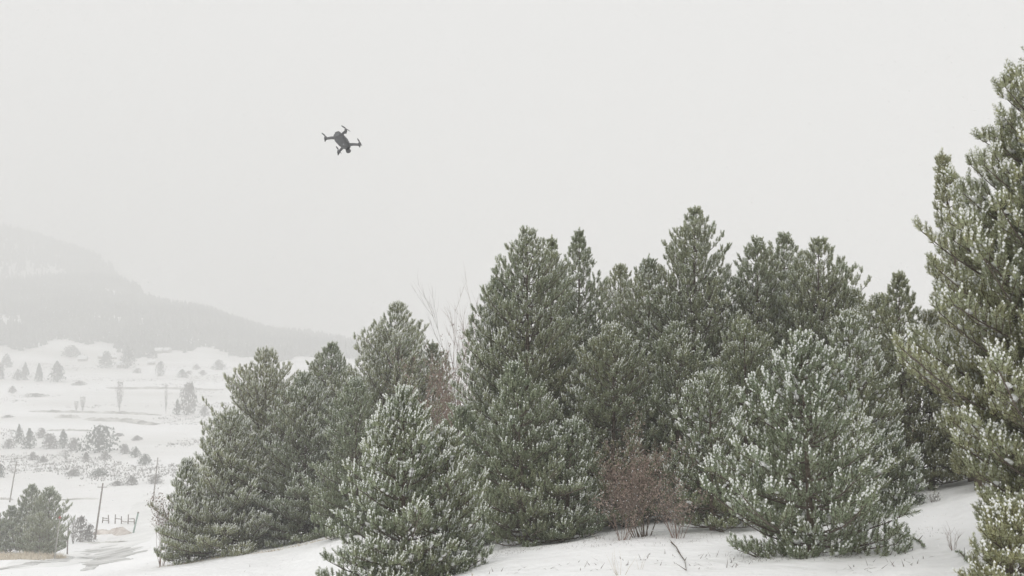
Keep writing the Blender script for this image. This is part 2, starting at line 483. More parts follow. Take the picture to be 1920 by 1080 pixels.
def make_shoot(name, seed, snow, L0=0.145, nlen=0.048, nn=80, nw=0.0030, frost=0.25):
    r = random.Random(seed)
    v, f, mi = [], [], []
    bend = r.uniform(-.12, .12)
    def axis(t):
        return Vector((bend * t * t * L0, 0.4 * bend * t * t * L0, t * L0))
    for k in range(nn):
        t = (k + r.random()) / nn
        a = r.uniform(0, 2 * math.pi)
        p = axis(0.05 + t * 0.95)
        spread = 1.05 - 0.65 * t
        ln = nlen * (1.05 - 0.35 * t) * r.uniform(.8, 1.15)
        d = Vector((math.cos(a) * math.sin(spread), math.sin(a) * math.sin(spread), math.cos(spread)))
        e = p + d * ln
        side = d.cross(Vector((math.cos(a * 3 + k), math.sin(a * 3 + k), .3))).normalized() * nw
        b = len(v)
        v += [tuple(p - side * .7), tuple(p + side * .7), tuple(e + side * .45), tuple(e - side * .45)]
        f.append((b, b + 1, b + 2, b + 3))
        up = math.cos(a)                       # local +x is the side the snow falls on
        mi.append(1 if r.random() < frost * (.95 + 0.6 * up) + 0.9 * max(0, t - .6) * frost else 0)
    # stem
    b = len(v)
    for t in (0, 1):
        p = axis(t)
        for k in range(3):
            a = k * 2.094
            v.append((p.x + math.cos(a) * 0.004, p.y + math.sin(a) * 0.004, p.z))
    for k in range(3):
        k2 = (k + 1) % 3
        f.append((b + k, b + k2, b + 3 + k2, b + 3 + k)); mi.append(2)
    # snow clumps
    for k in range(snow):
        t = 1.03 - 0.6 * (k / max(1, snow)) * r.uniform(.7, 1.2)
        t = max(.1, min(1.05, t))
        p = axis(t) + Vector((nlen * .42 * (1.25 - t), r.uniform(-.3, .3) * nlen * .5, nlen * .35))
        s = r.uniform(.0075, .0125) * (0.85 + 0.10 * snow)
        b = len(v)
        ring = []
        v.append((p.x, p.y, p.z + s * 1.5))
        for q_ in range(4):
            a = q_ * math.pi / 2 + r.random()
            rr = s * r.uniform(.7, 1.3)
            v.append((p.x + math.cos(a) * rr, p.y + math.sin(a) * rr, p.z + r.uniform(-.5, .5) * s))
        v.append((p.x, p.y, p.z - s * 1.5))
        for q_ in range(4):
            k2 = (q_ + 1) % 4
            f.append((b, b + 1 + q_, b + 1 + k2, b + 1 + k2)); mi.append(3)
            f.append((b + 5, b + 1 + k2, b + 1 + q_, b + 1 + q_)); mi.append(3)
    # split degenerate quads into proper triangles
    me = bpy.data.meshes.new(name)
    me.from_pydata(v, [], [tuple(dict.fromkeys(x)) for x in f])
    for m in (M_needle, M_frost, M_twig, M_snowclump): me.materials.append(m)
    me.polygons.foreach_set('material_index', mi)
    o = bpy.data.objects.new(name, me)
    shoot_col.objects.link(o)

# names sort in index order: 0-1 bare, 2-3 dusted, 4-5 snowy, 6-7 heavy, 8-10 coarse for the trees further off
make_shoot('shoot_a', 1, 0, frost=.32); make_shoot('shoot_b', 2, 0, frost=.42)
make_shoot('shoot_c', 3, 0, frost=.52); make_shoot('shoot_d', 4, 1, frost=.54)
make_shoot('shoot_e', 5, 1, frost=.62); make_shoot('shoot_f', 6, 2, frost=.64)
make_shoot('shoot_g', 7, 3, frost=.62); make_shoot('shoot_h', 8, 4, frost=.66)

def crown_nodes():
    ng = bpy.data.node_groups.new('crown_growth', 'GeometryNodeTree')
    ng.interface.new_socket('Geometry', in_out='INPUT', socket_type='NodeSocketGeometry')
    ng.interface.new_socket('Geometry', in_out='OUTPUT', socket_type='NodeSocketGeometry')
    N = ng.nodes.new
    gi, go = N('NodeGroupInput'), N('NodeGroupOutput')
    ci = N('GeometryNodeCollectionInfo')
    ci.inputs['Collection'].default_value = shoot_col
    ci.inputs['Separate Children'].default_value = True
    ci.inputs['Reset Children'].default_value = True
    iop = N('GeometryNodeInstanceOnPoints')
    iop.inputs['Pick Instance'].default_value = True
    def attr(nm, ty):
        a = N('GeometryNodeInputNamedAttribute'); a.data_type = ty; a.inputs['Name'].default_value = nm
        return a.outputs[0]
    e2r = N('FunctionNodeEulerToRotation')
    L = ng.links.new
    L(attr('rot', 'FLOAT_VECTOR'), e2r.inputs[0])
    L(gi.outputs[0], iop.inputs['Points'])
    L(ci.outputs[0], iop.inputs['Instance'])
    L(attr('idx', 'INT'), iop.inputs['Instance Index'])
    L(e2r.outputs[0], iop.inputs['Rotation'])
    L(attr('scl', 'FLOAT'), iop.inputs['Scale'])
    L(iop.outputs[0], go.inputs[0])
    return ng
CROWN_NG = crown_nodes()

def grow_crown(name, pos, dirs, scl, idx, tint, parent, loc=None):
    pos = np.asarray(pos, float); dirs = np.asarray(dirs, float)
    n = len(pos)
    z = dirs / np.linalg.norm(dirs, axis=1, keepdims=True)
    wind = np.array([-0.55, -0.25, 0.8])          # snow came from the upper left
    x = wind - (z @ wind)[:, None] * z
    x += rng.normal(0, .15, x.shape)
    x -= (np.sum(x * z, 1))[:, None] * z
    x /= np.linalg.norm(x, axis=1, keepdims=True)
    y = np.cross(z, x)
    rx = np.arctan2(y[:, 2], z[:, 2]); ry = -np.arcsin(np.clip(x[:, 2], -1, 1)); rz = np.arctan2(x[:, 1], x[:, 0])
    me = bpy.data.meshes.new(name)
    me.vertices.add(n)
    me.vertices.foreach_set('co', pos.astype(np.float32).ravel())
    def put(nm, ty, arr, key):
        a = me.attributes.new(nm, ty, 'POINT'); a.data.foreach_set(key, np.ascontiguousarray(arr).ravel())
    put('rot', 'FLOAT_VECTOR', np.stack([rx, ry, rz], 1).astype(np.float32), 'vector')
    put('scl', 'FLOAT', np.asarray(scl, np.float32), 'value')
    put('tint', 'FLOAT', np.asarray(tint, np.float32), 'value')
    put('idx', 'INT', np.asarray(idx, np.int32), 'value')
    o = bpy.data.objects.new(name, me)
    if loc is not None: o.location = loc
    lnk(o, parent)
    md = o.modifiers.new('grow', 'NODES'); md.node_group = CROWN_NG
    o['kind'] = 'stuff'
    return o

TOTAL = [0]
def pine(label, apex, depth, hw, bx=None, tint=0.3, snow=0.5, size=1.0, shape='egg', low=0.04,
         dens=1.0, name='pine_tree', cat='pine tree', group=None, seed=None, lean=0.0, fat=0.42, base_r=0.95, nbr=0, sharpen=0.0, lobes=1.0):
    r = random.Random(seed if seed is not None else int(apex[0] * 7 + apex[1]))
    bx = apex[0] if bx is None else bx
    bpt = P(bx, 900, depth)
    base = Vector((bpt.x, depth, G(bpt.x, depth)))
    top = P(apex[0], apex[1], depth)
    H = top.z - base.z
    Rm = hw * depth / F * 1.14
    tx = top.x - base.x
    root = empty(name, base - Vector((0, 0, 0.28 if 24 < depth < 40 else 0.2 if depth < 15 else .1)))
    tag(root, label, cat, group)
    SL = 0.145 * size
    ph = [r.uniform(0, 6.28) for _ in range(6)]
    fat = min(.62, max(.28, fat + r.uniform(-.07, .07)))
    lobes = lobes * r.uniform(.8, 1.25)
    sharp = r.uniform(.54, .70) + sharpen
    def env(t, az):
        # t = height fraction of a branch tip
        if t >= 1: return 0.0
        up = (1 - t) / (1 - fat) if t > fat else 1.0
        rad = up ** sharp * min(1, .35 + (1 - t) * 6) if t > fat else base_r + (1 - base_r) * smooth_w(min(1, t / fat))
        lob = 1 + lobes * (0.13 * math.sin(2 * az + ph[0]) + 0.11 * math.sin(3 * az + ph[1] + 5 * t) + 0.10 * math.sin(9 * t + ph[2] + az) + .07 * math.sin(5 * az + 17 * t + ph[3]))
        return Rm * rad * lob
    pos, dirs, scl, idx, tin = [], [], [], [], []
    wood = MB()
    snow += .08
    pads = [] if snow > .66 and depth < 25 else None
    def axis(h):
        t = h / H
        return Vector((tx * t ** 1.3 + 0.03 * H * lean * math.sin(t * 3), 0, h + 0.05))
    def add(p, d, s, outer):
        nz = mnoise.noise((Vector(p) + base) * (1.3 / size))
        sn = snow * (0.35 + 0.9 * outer) + r.uniform(-.2, .2) + .42 * nz
        sn *= min(1.0, .5 + 1.5 * p[2] / H)
        k = 0 if sn < .18 else 1 if sn < .3 else 2 if sn < .5 else 4 if sn < .78 else 6
        if k > 1: k += r.randint(0, 1)
        pos.append(p[:]); dirs.append(d[:]); scl.append(s * size); idx.append(k)
        tin.append(min(1, max(0, tint + r.uniform(-.2, .2) + .35 * mnoise.noise((Vector(p) + base) * .8))))
    def rv(s):
        return Vector((r.gauss(0, s), r.gauss(0, s), r.gauss(0, s)))
    h = low * H
    gap = 0.17 * size ** .8 / dens ** .5
    while h < H * 0.985:
        t0 = h / H
        nb = r.randint(5, 7) + nbr
        a0 = r.uniform(0, 6.28)
        for b in range(nb):
            az = a0 + b * 6.283 / nb + r.uniform(-.3, .3)
            rise = 0.25 + 0.55 * t0 + r.uniform(-.12, .15)      # steeper towards the top
            if t0 < .10: rise -= 0.10
            if t0 > .35 and r.random() < .07: rise += r.uniform(.5, 1.0)    # a bough turned leader
            rise = min(rise, .75 * (H - h) / max(.05, env(t0, az)) + .12)
            # length such that the tip sits on the envelope
            Lh = env(min(.995, t0), az)
            for _ in range(2):
                Lh = env(min(.995, (h + Lh * rise) / H), az)
            Lh *= r.uniform(.80, 1.10) if (t0 < .2 or r.random() < .92) else r.uniform(1.12, 1.3)
            gapn = mnoise.noise(Vector((math.cos(az) * 1.6, math.sin(az) * 1.6, h * 1.7 + ph[4] * 9)))
            Lh *= 1 + (.30 if t0 > .15 else .15) * gapn * lobes
            Lh = max(.06, min(Lh, env(min(.995, (h + Lh * rise) / H), az) * 1.22 + .08))
            c, s_ = math.cos(az), math.sin(az)
            st = axis(h)
            pts = []
            sag = r.uniform(.0, .12) * Lh
            for q_ in range(6):
                u = q_ / 5
                pts.append(st + Vector((c * Lh * u, s_ * Lh * u, Lh * rise * (u ** 1.5) - sag * math.sin(math.pi * u))))
            rb = 0.006 + 0.012 * Lh
            wood.tube(pts, [rb * (1 - .75 * q_ / 5) for q_ in range(6)], 3)
            bd = Vector((c, s_, rise)).normalized()
            n_s = max(2, int(Lh / (0.080 * size) * dens))
            for k in range(n_s):
                u = 0.22 + 0.78 * (k + r.random() * .8) / n_s
                q_ = min(4, int(u * 5)); fr = u * 5 - q_
                bp = pts[q_].lerp(pts[q_ + 1], min(1, fr))
                sgn = 1 if k % 2 else -1
                sd_ = Vector((-s_ * sgn, c * sgn, 0))
                tl = (0.42 * Lh * (1.05 - u) + 0.07 * size) * r.uniform(.6, 1.1)
                tdir = (bd * .75 + sd_ * .75 + Vector((0, 0, .35)) + rv(.12)).normalized()
                te = bp + tdir * tl
                outer = min(1.0, u)
                if tl > .16: wood.tube([bp, te], [0.005, 0.003], 3)
                m_ = max(1, int(tl / (0.10 * size) * dens))
                for w_ in range(m_):
                    pp = bp.lerp(te, (w_ + 1) / m_)
                    dd = (tdir * .32 + Vector((c, s_, 0)) * .10 + Vector((0, 0, 1.15)) + rv(.24))
                    add(pp, dd, r.uniform(.75, 1.15), outer)
                dd = (tdir * .55 + Vector((0, 0, 1.0)) + rv(.28))
                add(te, dd, r.uniform(.7, 1.05), outer)
            if pads is not None and Lh > .25 and mnoise.noise((st + base) * .9 + Vector((az, 0, 0))) > .02:
                for w_ in range(r.randint(1, 3)):
                    u = r.uniform(.55, .98); q_ = min(4, int(u * 5))
                    pc = pts[q_].lerp(pts[q_ + 1], u * 5 - q_) + Vector((0, 0, .03 + .03 * r.random()))
                    pads.append((pc, bd, r.uniform(.024, .048)))
            for w_ in range(3):
                add(pts[-1], bd * .5 + Vector((0, 0, 1.0)) + rv(.25), r.uniform(.8, 1.2), 1.0)
        h += gap * r.uniform(.8, 1.25) * (.62 if t0 < .16 else 1.1 if t0 < .5 else .95)
    # leader candles
    for k in range(5):
        tt = axis(H - SL * (0.3 + k * .45))
        add(tt, Vector((0, 0, 1)) + rv(.06 + .08 * k), 1.15, .9)
        for a in range(4 if k else 0):
            an = a * 1.57 + k
            add(tt, Vector((math.cos(an) * .5, math.sin(an) * .5, 1)) + rv(.1), .9, .9)
    tr = MB()
    tp = [axis(H * q_ / 8) - Vector((0, 0, 0.1 if q_ == 0 else 0)) for q_ in range(9)]
    r0 = 0.012 * H + .02
    tr.tube(tp, [max(.006, r0 * (1 - q_ / 8.3)) for q_ in range(9)], 8)
    tr.obj('trunk', M_bark, root, smooth=True)
    wo_ = wood.obj('branches', M_twig, root); wo_['kind'] = 'stuff'
    if pads:
        v, f = [], []
        for pc, bd, sz_ in pads:
            a_ = Vector((bd.x, bd.y, bd.z * .7)).normalized(); b_ = Vector((-a_.y, a_.x, 0)).normalized()
            n0 = len(v)
            for (zz, rr) in ((-.35, .6), (0, 1.0), (.32, .62)):
                for k in range(6):
                    an = k * 1.047 + zz
                    q1 = rr * r.uniform(.75, 1.2)
                    v.append(tuple(pc + a_ * (math.cos(an) * sz_ * 1.35 * q1) + b_ * (math.sin(an) * sz_ * .95 * q1) + Vector((0, 0, zz * sz_ * 1.6 * r.uniform(.7, 1.3)))))
            for lv in range(2):
                for k in range(6):
                    k2 = (k + 1) % 6
                    f.append((n0 + lv * 6 + k, n0 + lv * 6 + k2, n0 + lv * 6 + 6 + k2, n0 + lv * 6 + 6 + k))
            for w_ in ((12, 13, 14, 15), (15, 16, 17, 12), (3, 2, 1, 0), (0, 5, 4, 3)):
                f.append(tuple(n0 + q1 for q1 in w_))
        po = meshobj('snow_pads', v, f, [M_snowclump], root, None, True); po['kind'] = 'stuff'
    grow_crown('crown', pos, dirs, scl, idx, tin, root)
    TOTAL[0] += len(pos)
    return root

G_STAND = 'pines of the stand on the near slope'
# left end of the stand
pine('lowest pine at the left end of the stand, above the road', (350, 858), 30, 44, 358, .4, .95, 1.15, group=G_STAND)
pine('broad frosted pine at the left end of the stand, below the rounded treetop', (432, 758), 30.5, 98, 436, .5, .98, 1.15, group=G_STAND)
pine('round topped pine rising behind the broad frosted pine at the left end', (500, 645), 37, 92, 495, .7, .8, 1.25, group=G_STAND, fat=.6)
pine('slender pine with a single thin spire left of the pale green dome', (622, 636), 35, 74, 615, .35, .40, 1.2, group=G_STAND)
pine('shaded grey green pine in the dip between the two left treetops', (572, 690), 31, 92, 575, .2, .66, 1.15, group=G_STAND)
pine('pale green dome shaped pine left of the bare birch', (745, 560), 31, 100, 742, .5, .78, 1.2, group=G_STAND, fat=.6)
pine('small pine tip beside the reddish birch thicket', (812, 632), 32, 42, 812, .4, .35, 1.1, group=G_STAND)
pine('dark pine wedged behind the front left bush pine', (668, 700), 26, 75, 668, .1, .4, 1.1, group=G_STAND)
# centre
pine('tallest pine of the middle clump with a leafy round left shoulder', (988, 430), 20, 108, 990, .3, .50, 1.0, group=G_STAND, fat=.52)
pine('side pine bulging from the left shoulder of the middle clump', (930, 520), 20.5, 58, 935, .3, .55, 1.0, group=G_STAND, fat=.6)
pine('second spire of the middle clump, just right of its tallest top', (1034, 446), 22, 62, 1034, .3, .42, 1.0, group=G_STAND)
pine('sharp conical pine at the right end of the middle clump', (1086, 432), 23.5, 66, 1086, .3, .40, 1.05, group=G_STAND)
pine('low light green pine in the notch between the two tall clumps', (1163, 488), 26, 74, 1163, .6, .40, 1.1, group=G_STAND, fat=.6)
pine('pine whose snow tipped shoots stand before the middle clump', (965, 690), 17, 95, 985, .2, .42, 1.0, group=G_STAND)
pine('dark pine right behind the front left bush pine', (868, 770), 18.5, 68, 880, .05, .32, 1.0, group=G_STAND)
pine('light dusted pine in the middle of the stand above the brown shrub', (1150, 610), 19, 92, 1150, .4, .50, 1.0, group=G_STAND)
pine('dark young pine between the middle clump and the brown shrub', (1075, 790), 16.8, 62, 1060, .1, .50, 1.0, group=G_STAND)
# right of centre
pine('highest pine of the stand, broad cone against the sky', (1302, 391), 21.5, 108, 1302, .3, .42, 1.0, group=G_STAND, fat=.55)
pine('narrow pine hugging the left flank of the highest cone', (1216, 482), 22.5, 58, 1220, .25, .38, 1.0, group=G_STAND, fat=.6)
pine('pine at the left of the triple topped clump', (1420, 448), 21.5, 78, 1420, .35, .42, 1.0, group=G_STAND, fat=.6)
pine('pine in the middle of the triple topped clump', (1470, 440), 22.3, 66, 1470, .3, .42, 1.0, group=G_STAND, fat=.6)
pine('wide pine at the right of the triple topped clump', (1535, 450), 20.5, 98, 1535, .35, .45, 1.0, group=G_STAND, fat=.6)
pine('pine on the right slope below the triple topped clump', (1598, 545), 20, 62, 1600, .45, .48, 1.0, group=G_STAND)
pine('pine filling the gap below the highest cone', (1270, 610), 19, 95, 1270, .25, .42, 1.0, group=G_STAND)
pine('frosted pine leaning toward the brown shrub from the right', (1330, 700), 16, 78, 1335, .3, .60, 1.0, group=G_STAND)
pine('pine standing right behind the big front bush pine', (1395, 600), 17.5, 82, 1400, .3, .45, 1.0, group=G_STAND)
pine('pine with pale tips behind the right side of the front bush pine', (1590, 590), 16, 88, 1600, .35, .66, 1.0, group=G_STAND)
pine('thin short pine with a pointed top beside the huge right pine', (1685, 515), 17.5, 50, 1690, .55, .35, 1.0, group=G_STAND)
pine('yellow green pine between the front bush pine and the huge right pine', (1742, 590), 17.5, 66, 1748, .95, .55, 1.0, group=G_STAND)
pine('pine filling the dip between the triple topped clump and the thin pointed pine', (1648, 556), 19, 52, 1650, .5, .45, 1.0, group=G_STAND, fat=.6)
pine('olive pine half hidden behind the huge right pine', (1805, 470), 17, 72, 1822, .8, .40, 1.0, group=G_STAND)
# front individuals
pine('front left bush pine with snow tipped shoots down to the ground', (757, 722), 13.6, 106, 757, .25, .78, 1.0, dens=1.05, fat=.45, base_r=1.0, low=.02)
pine('small bush pine joined to the right foot of the front left bush pine', (838, 800), 13.9, 58, 842, .25, .80, .9, fat=.5, base_r=.9, low=.02)
pine('big front bush pine right of centre with long snow lined shoots', (1500, 615), 12.2, 136, 1520, .15, .74, 1.15, dens=1.0, sharpen=.2, fat=.36, base_r=.74, low=.015)
pine('huge pine cut by the right edge of the picture', (2006, 22), 9.4, 262, 1998, .72, .62, 1.0, dens=1.25, seed=77, fat=.46, base_r=.50, low=.02, lean=.5, nbr=3, lobes=.9)
pine('slender pine top reaching up just left of the huge right pine', (1764, 286), 15.5, 34, 1838, .85, .5, 1.0, fat=.5, group=G_STAND)
pine('low snow buried young pine on the open slope at right', (1662, 800), 15.8, 48, 1668, .1, .9, 1.0, fat=.5, base_r=.95, low=.01)
pine('small olive pine at the bottom right corner under the huge right pine', (1893, 935), 7.7, 62, 1893, .95, .5, .85, fat=.45, base_r=1.0, dens=1.35, nbr=2)
# roadside group at the lower left
for a, d, hw_, bxx, lab in (((60, 914), 82, 34, 60, 'taller pointed pine of the roadside clump at lower left'),
                            ((93, 917), 80, 30, 93, 'right hand pointed pine of the roadside clump by the red topped post'),
                            ((22, 955), 80, 34, 22, 'lower rounded pine at the left end of the roadside clump'),
                            ((-14, 962), 79, 34, -14, 'pine of the roadside clump cut by the left edge of the picture'),
                            ((76, 965), 77, 32, 76, 'squat front pine of the roadside clump over the dry grass')):
    pine(lab, a, d, hw_, bxx, .35, .42, 2.3, dens=1.0, group='pines of the roadside clump', fat=.55, base_r=.8)
sc['shoots'] = TOTAL[0]

# ------------------------------------------------------------------ bare trees and shrubs
def bare(name, label, cat, bpos, H, spread, stems, mat_s, mat_t, seed, leaf=None, nleaf=0, levels=3, thick=0.012, mat_l=None, group=None, upright=.8):
    r = random.Random(seed)
    root = empty(name, bpos - Vector((0, 0, .05)))
    tag(root, label, cat, group)
    tw = MB(); tips = []
    def limb(p, d, L, rad, lv, mb):
        n = 4
        pts = [p]
        for k in range(n):
            d = (d + Vector((r.gauss(0, .10), r.gauss(0, .10), r.gauss(0, .06) + .04))).normalized()
            pts.append(pts[-1] + d * L / n)
        mb.tube(pts, [rad * (1 - .8 * k / n) for k in range(n + 1)], 4 if lv == levels else 3)
        tips.extend(pts[2:])
        if lv > 0:
            for k in range(r.randint(4, 6)):
                u = r.uniform(.25, .95)
                q_ = min(n - 1, int(u * n))
                b = pts[q_].lerp(pts[q_ + 1], u * n - q_)
                a = r.uniform(0, 6.28)
                nd = (d * upright + Vector((math.cos(a), math.sin(a), .2)) * .55).normalized()
                limb(b, nd, L * r.uniform(.35, .55), rad * .5, lv - 1, tw)
    for s in range(stems):
        st = MB()
        a = r.uniform(0, 6.28)
        off = Vector((math.cos(a), math.sin(a), 0)) * r.uniform(0, .12) * spread
        d = Vector((math.cos(a) * spread / H * r.uniform(.2, .8), math.sin(a) * spread / H * r.uniform(.2, .8), 1)).normalized()
        limb(off, d, H * r.uniform(.7, 1.0) * .9, thick * r.uniform(.7, 1.1), levels, st)
        st.obj('stem', mat_s, root)
    if tw.f:
        o = tw.obj('twigs', mat_t, root); o['kind'] = 'stuff'
    if nleaf:
        v, f = [], []
        for k in range(nleaf):
            p = r.choice(tips) + Vector((r.gauss(0, .05), r.gauss(0, .05), r.gauss(0, .05)))
            a, b = Vector((r.gauss(0, 1), r.gauss(0, 1), r.gauss(0, 1))).normalized() * leaf, Vector((r.gauss(0, 1), r.gauss(0, 1), r.gauss(0, 1))).normalized() * leaf * .6
            n = len(v)
            v += [tuple(p), tuple(p + a * .5 + b), tuple(p + a), tuple(p + a * .5 - b)]
            f.append((n, n + 1, n + 2, n + 3))
        lo = meshobj('leaves', v, f, [mat_l or M_redleaf], root); lo['kind'] = 'stuff'
    return root

def on(px, depth):
    x = (px - 960) / F * depth
    return Vector((x, depth, G(x, depth)))

bare('birch_tree', 'bare thin birch standing against the sky left of the tall middle clump', 'birch tree', on(882, 27), 8.6, .5, 1, M_grey, M_grey, 12, levels=3, thick=.024, upright=1.8)
bare('birch_tree', 'leaning bare birch with a forked top left of the straight birch', 'birch tree', on(870, 26), 6.8, .7, 1, M_grey, M_red, 16, levels=3, thick=.02, upright=1.6)
bare('birch_tree', 'short reddish birch sapling rising above the pinkish thicket', 'birch tree', on(848, 26), 5.6, .8, 3, M_red, M_red, 19, levels=2, thick=.024, upright=1.6)
bare('red_shrub', 'pinkish brown bare thicket below the birches', 'shrub', on(838, 24.5), 5.3, 1.5, 9, M_red, M_red, 21, .045, 3600, 2, .018)
bare('brown_shrub', 'russet leafless shrub between the dark pines, above the snow', 'shrub', on(1205, 15.6), 1.75, 1.5, 16, M_twig, M_red, 22, .028, 3200, 2, .011)
bare('brown_shrub', 'grey brown brush at the left foot of the russet shrub', 'shrub', on(1165, 15.2), 1.0, .8, 10, M_red, M_grey, 23, .03, 700, 2, .007)
bare('brown_shrub', 'low brown brush at the right foot of the russet shrub', 'shrub', on(1265, 15.0), 1.0, .9, 12, M_red, M_grey, 24, .03, 900, 2, .007)
bare('red_shrub', 'pink twigged bush at the left edge of the stand beside the road', 'shrub', on(308, 30), 2.3, .9, 9, M_red, M_red, 25, .05, 500, 2, .012)
bare('red_shrub', 'snowy reddish brush behind the right side of the front bush pine', 'shrub', on(1625, 16.5), 1.7, .8, 8, M_red, M_red, 26, .04, 500, 2, .009)
bare('dead_stalks', 'dark red dead stalks standing in the snow at lower right', 'stalks', hit(1788, 1032), .36, .3, 5, M_red, M_red, 27, levels=1, thick=.004)
bare('sapling', 'snow dusted yellow sapling poking up at the foot of the front left bush pine', 'sapling', hit(818, 1079) + Vector((0, 0, -.02)), .42, .18, 4, M_straw, M_straw, 28, .03, 160, 1, .006, mat_l=M_straw)
bare('grass_tuft', 'thin frosty grass stalks in the snow below the russet shrub', 'grass tuft', hit(1162, 1078), .45, .3, 7, M_straw, M_straw, 29, levels=0, thick=.003)
bare('grass_tuft', 'single row of pale stalks left of the fallen twig', 'grass tuft', hit(1200, 1068), .33, .2, 3, M_straw, M_straw, 30, levels=0, thick=.0025)
bare('grass_tuft', 'short brown stem stub in the snow at bottom centre', 'grass tuft', hit(884, 1080), .13, .05, 2, M_straw, M_straw, 31, levels=0, thick=.010)
bare('seedling', 'tiny dark seedling at the right of the open snow patch', 'seedling', hit(1722, 948), .22, .15, 3, M_grey, M_grey, 32, .04, 40, 1, .006, mat_l=M_farc)
bare('seedling', 'small frosted seedling near the huge right pine', 'seedling', hit(1750, 942), .25, .2, 4, M_grey, M_grey, 33, .04, 60, 1, .006, mat_l=M_bank)
bare('seedling', 'little twiggy plant alone in the snow left of the russet shrub foot', 'seedling', hit(1124, 1010), .13, .25, 6, M_grey, M_grey, 34, .02, 30, 1, .004)
bare('seedling', 'spindly young tree on the snow between the dark pines and the russet shrub', 'seedling', hit(1133, 985), .55, .5, 3, M_grey, M_grey, 35, .03, 40, 1, .008, mat_l=M_farc)

def fallen(label, px_list, rad, seed, needles=0):
    pts = [hit(a, b) + Vector((0, 0, .03)) for a, b in px_list]
    root = empty('fallen_branch', pts[0]); tag(root, label, 'branch')
    m = MB(); loc = [p - pts[0] for p in pts]
    m.tube(loc, [rad * (1 - .6 * i / len(loc)) for i in range(len(loc))], 4)
    r = random.Random(seed)
    for p in loc[1:]:
        m.tube([p, p + Vector((r.uniform(-.12, .12), r.uniform(-.1, .1), r.uniform(.02, .12)))], [rad * .6, rad * .2], 4)
    m.obj('stick', M_twig, root)
    if needles:
        pos, dr = [], []
        for k in range(needles):
            u = r.random() * (len(loc) - 1); q_ = min(len(loc) - 2, int(u))
            pos.append(loc[q_].lerp(loc[q_ + 1], u - q_)[:])
            dr.append((loc[-1].x + r.gauss(0, .2), loc[-1].y + r.gauss(0, .3), r.uniform(0, .5)))
        grow_crown('needle_sprays', pos, dr, [r.uniform(.6, .9) for _ in pos], [r.choice((0, 1, 2)) for _ in pos], [.05] * len(pos), root)
fallen('thin dark twig lying in the snow below the russet shrub', [(1258, 1020), (1268, 1030), (1276, 1045), (1284, 1056), (1287, 1074)], .010, 1)
fallen('dark needled bough drooping onto the snow right of the big front bush pine', [(1655, 985), (1675, 1000), (1700, 1008), (1722, 1018), (1732, 1030)], .012, 2, 22)
fallen('stubby needled bough reaching over the snow above the drooping bough', [(1660, 975), (1675, 965), (1695, 956)], .012, 3, 12)
fallen('little needled twig in the snow at the lower left of the front bush pine', [(1335, 985), (1345, 992), (1356, 1000)], .01, 4, 8)
fallen('broken needled twig beside the lower edge of the huge right pine', [(1800, 1040), (1808, 1050), (1812, 1056)], .007, 5, 6)

# litter of needles and grass ends under the near trees
def litter(name, label, spots, n, col, L0=.05):
    v, f = [], []
    for k in range(n):
        c, rad = random.choice(spots)
        a = random.uniform(0, 6.28); q_ = rad * math.sqrt(random.random())
        x, y = c.x + math.cos(a) * q_, c.y + math.sin(a) * q_ * .7
        z = G(x, y)
        d = Vector((random.gauss(0, 1), random.gauss(0, 1), abs(random.gauss(.1, .5)))).normalized() * L0 * random.uniform(.5, 1.6)
        s = Vector((d.y, -d.x, 0)).normalized() * .004 * (L0 / .05)
        b = len(v)
        v += [(x - s.x, y - s.y, z), (x + s.x, y + s.y, z), (x + d.x, y + d.y, z + d.z + .01)]
        f.append((b, b + 1, b + 2))
    o = meshobj(name, v, f, [col]); tag(o, label, None, None, 'stuff'); o['category'] = 'litter'
    return o
litter('needle_litter', 'brown needles and twig ends scattered on the snow under the near pines',
       [(on(1520, 12.4), 1.2), (on(1480, 12.0), .9), (on(1210, 15), 1.5), (on(1030, 17), 2.2), (on(900, 15.5), 1.3), (on(1600, 13), 1.2), (on(755, 13.6), 1.2)], 2600, M_twig, .035)
litter('grass_stalks', 'sparse straw stalks poking through the snow in front of the stand',
       [(hit(1150, 1060), .9), (hit(1240, 1050), .8), (hit(1000, 1070), .7), (hit(1700, 1040), .7), (hit(1330, 1060), .6), (hit(560, 1050), 2.0), (hit(1640, 1065), .5)], 150, M_grey, .08)
litter('dry_grass', 'ochre dry grass on the bank under the roadside pines',
       [(on(-20, 67), 3), (on(10, 68), 2.8), (on(30, 70), 2.6), (on(55, 73), 2.2), (on(85, 75), 1.8), (on(108, 76), 1.0)], 5200, M_straw, .42)
litter('dry_grass', 'tan grass fringe along the foot of the left end of the stand',
       [(on(a, 29.2), .5) for a in (330, 360, 390, 430, 460)] + [(on(a, 27.6), .5) for a in (500, 540, 580, 610)], 900, M_straw, .09)

